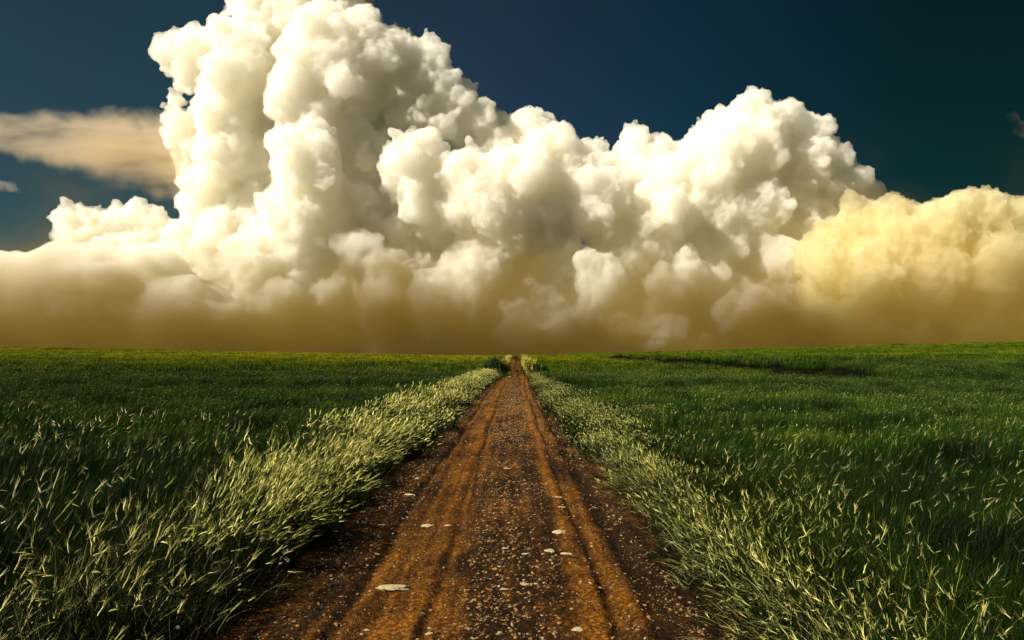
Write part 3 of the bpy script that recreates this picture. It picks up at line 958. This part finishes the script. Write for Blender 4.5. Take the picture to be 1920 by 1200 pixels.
# small bright puff in front of the tower
P = puffs(plist('680,470,40,150 650,462,24,155 708,485,26,150 668,448,18,150 700,500,20,150 800,570,30,150 815,590,26,150 835,600,18,150 790,545,16,150'), ((.45, 12), (.42, 6)))
cloud('cloud_puff', baked(spheres_mesh(P), [('remesh', 6), ('smooth', 2), ('CLOUDS', 50, 44, 3), ('CLOUDS', 18, 22, 3), ('remesh', 5)]),
      wispy(vol_mat('cloud_puff_white', .014, (.99, .98, .94)), .014, .010, .38, .64), 'small pale cloud puffs in front of the tower', category='cloud')
# yellow bank at the right
YB = '''1530,475,50,0 1560,450,45,0 1600,432,52,0 1650,425,60,0 1700,412,50,0 1740,420,60,0 1800,400,52,0 1850,405,55,0 1900,430,60,0 1950,450,60,0 2010,500,90,0
1600,540,110,0 1720,530,120,0 1850,540,120,0 1550,620,70,0 1650,640,110,0 1800,650,120,0 1950,640,130,0 1560,700,70,0 1700,720,110,0 1860,720,120,0 2080,600,150,0'''
P = puffs(plist(YB, CY - 330, .86), ((.42, 14), (.40, 7), (.4, 3)))
cloud('cumulus_cloud', baked(spheres_mesh(P), [('remesh', 6.0), ('smooth', 3), ('CLOUDS', 130, 50, 2), ('CLOUDS', 60, 30, 2), ('BILLOW', 52, 38, 4), ('BILLOW', 17, 14, 3), ('remesh', 4.6)]),
      vol_mat('cloud_yellow', .018, (.968, .925, .72), skin=SK, skin_col=(.8, .7, .42)), 'golden yellow cumulus bank at the right edge of the sky', category='cloud')
# smooth dome at the left
DM = '190,635,200,0 60,620,170,0 -80,640,170,0 330,640,150,0 430,650,105,0 120,560,120,0 260,550,110,0 480,690,80,0 0,700,150,0 250,720,150,0 -220,640,160,0'
P = np.array(plist(DM, CY - 420, .90))
cloud('dome_cloud', baked(spheres_mesh(P), [('remesh', 11), ('smooth', 12), ('CLOUDS', 190, 50, 2), ('BILLOW', 110, 50, 4), ('CLOUDS', 22, 7, 2), ('remesh', 7.0), ('smooth', 1)]),
      vol_mat('cloud_dome', .030, (.994, .982, .94), skin=.04),
'smooth dome shaped cloud low over the left field', category='cloud')
# thin streak leaving the tower to the left
ST = []
for t in np.linspace(0, 1, 34):
    hw = 26 + 62 * t
    for k in (-.55, 0, .55):
        p = at(-90 + 450 * t, 236 + 66 * t + k * hw, CY + 120); ST.append([*p, hw * .75 * KP])
ms = baked(spheres_mesh(np.array(ST)), [('remesh', 14), ('smooth', 10)])
mt = wispy(vol_mat('cloud_streak', .0048, (.88, .76, .57), skin=0), .012, .006, .34, .66, (.35, 1, 1.3))
nt = mt.node_tree
A0, A1 = at(-90, 236, CY + 120), at(360, 302, CY + 120)      # axis of the wedge
g = N(nt, 'ShaderNodeNewGeometry'); sp = N(nt, 'ShaderNodeSeparateXYZ'); nt.links.new(g.outputs['Position'], sp.inputs[0])


def lin(v0, v1):
    m = N(nt, 'ShaderNodeMapRange', clamp=False)
    m.inputs['From Min'].default_value = A0[0]; m.inputs['From Max'].default_value = A1[0]
    m.inputs['To Min'].default_value = v0; m.inputs['To Max'].default_value = v1
    nt.links.new(sp.outputs['X'], m.inputs['Value'])
    return m.outputs[0]


def mth(op, a, b=None):
    m = N(nt, 'ShaderNodeMath', operation=op)
    for k, v in enumerate((a, b)):
        if v is None: continue
        if isinstance(v, bpy.types.NodeSocket): nt.links.new(v, m.inputs[k])
        else: m.inputs[k].default_value = v
    return m.outputs[0]


off = mth('DIVIDE', mth('ABSOLUTE', mth('SUBTRACT', sp.outputs['Z'], lin(A0[2], A1[2]))), lin(34 * KP, 96 * KP))
fl = N(nt, 'ShaderNodeMapRange', interpolation_type='SMOOTHSTEP'); fl.inputs['From Min'].default_value = 1.05; fl.inputs['From Max'].default_value = .45
en = N(nt, 'ShaderNodeTexNoise', Scale=.010, Detail=5.0); nt.links.new(g.outputs['Position'], en.inputs['Vector'])
nt.links.new(mth('ADD', off, mth('MULTIPLY', mth('SUBTRACT', en.outputs[0], .45), 1.3)), fl.inputs['Value'])
v = [n for n in nt.nodes if n.type == 'PRINCIPLED_VOLUME'][0]
src = v.inputs['Density'].links[0].from_socket
nt.links.new(mth('MULTIPLY', src, fl.outputs[0]), v.inputs['Density'])
cloud('streak_cloud', ms, mt, 'thin tan streak of cloud stretching left from the tower', category='cloud')
for nm, pts, lab in (('wisp_cloud', '5,350,12,0 20,352,12,0 -12,346,14,0 34,357,7,0', 'tiny tan wisp of cloud at the left edge of the sky'),
                     ('wisp_cloud', '1900,225,14,0 1912,240,14,0 1880,212,10,0 1925,250,14,0', 'faint dark wisp of cloud at the upper right edge')):
    cloud(nm, baked(spheres_mesh(puffs(plist(pts, CY + 100), ((.5, 8),))), [('remesh', 6), ('smooth', 5), ('CLOUDS', 40, 30, 2), ('CLOUDS', 12, 8, 2), ('remesh', 5)]),
          wispy(vol_mat('wisp', .004, (.95, .85, .7)), .006 if pts[0] == '5' else .0018, .012), lab, category='cloud')

# ------------------------------------------------------------------ brown volume added to shade the cloud undersides
def underside_shade():
    b = bmesh.new(); bmesh.ops.create_cube(b, size=1)
    for v in b.verts:
        v.co = Vector((v.co.x * 7000, 2080 + v.co.y * 520, -30 + (v.co.z + .5) * 1050))
    m = bpy.data.meshes.new('shade_haze'); b.to_mesh(m); b.free()
    mt = bpy.data.materials.new('brown_shade'); mt.use_nodes = True
    nt = mt.node_tree; nt.nodes.remove(nt.nodes['Principled BSDF'])
    g = N(nt, 'ShaderNodeNewGeometry')
    sp = N(nt, 'ShaderNodeSeparateXYZ'); nt.links.new(g.outputs['Position'], sp.inputs[0])
    mp = N(nt, 'ShaderNodeMapping'); mp.inputs['Scale'].default_value = (1, 1, 1.3)
    nt.links.new(g.outputs['Position'], mp.inputs[0])
    nz = N(nt, 'ShaderNodeTexNoise', Scale=.0034, Detail=5.0)
    nt.links.new(mp.outputs[0], nz.inputs['Vector'])
    # height, pushed up and down by the noise
    h = N(nt, 'ShaderNodeMath', operation='MULTIPLY_ADD'); h.inputs[1].default_value = -820; nt.links.new(nz.outputs[0], h.inputs[0]); nt.links.new(sp.outputs['Z'], h.inputs[2])
    e = N(nt, 'ShaderNodeMapRange'); e.inputs['From Min'].default_value = -430; e.inputs['From Max'].default_value = 185
    e.inputs['To Min'].default_value = 1; e.inputs['To Max'].default_value = 0
    nt.links.new(h.outputs[0], e.inputs['Value'])
    pw = N(nt, 'ShaderNodeMath', operation='POWER'); pw.inputs[1].default_value = 3.6; nt.links.new(e.outputs[0], pw.inputs[0])
    ml = N(nt, 'ShaderNodeMath', operation='MULTIPLY'); ml.inputs[1].default_value = SHADE_DENS; nt.links.new(pw.outputs[0], ml.inputs[0])
    v = N(nt, 'ShaderNodeVolumePrincipled'); v.inputs['Color'].default_value = (.37, .262, .062, 1); v.inputs['Anisotropy'].default_value = 0
    nt.links.new(ml.outputs[0], v.inputs['Density'])
    nt.links.new(v.outputs[0], nt.nodes['Material Output'].inputs['Volume'])
    m.materials.append(mt)
    return link('shade_haze', m, kind='stuff', label='brown volume added as shade on the cloud undersides over the horizon')


SHADE_DENS = .0112
underside_shade()
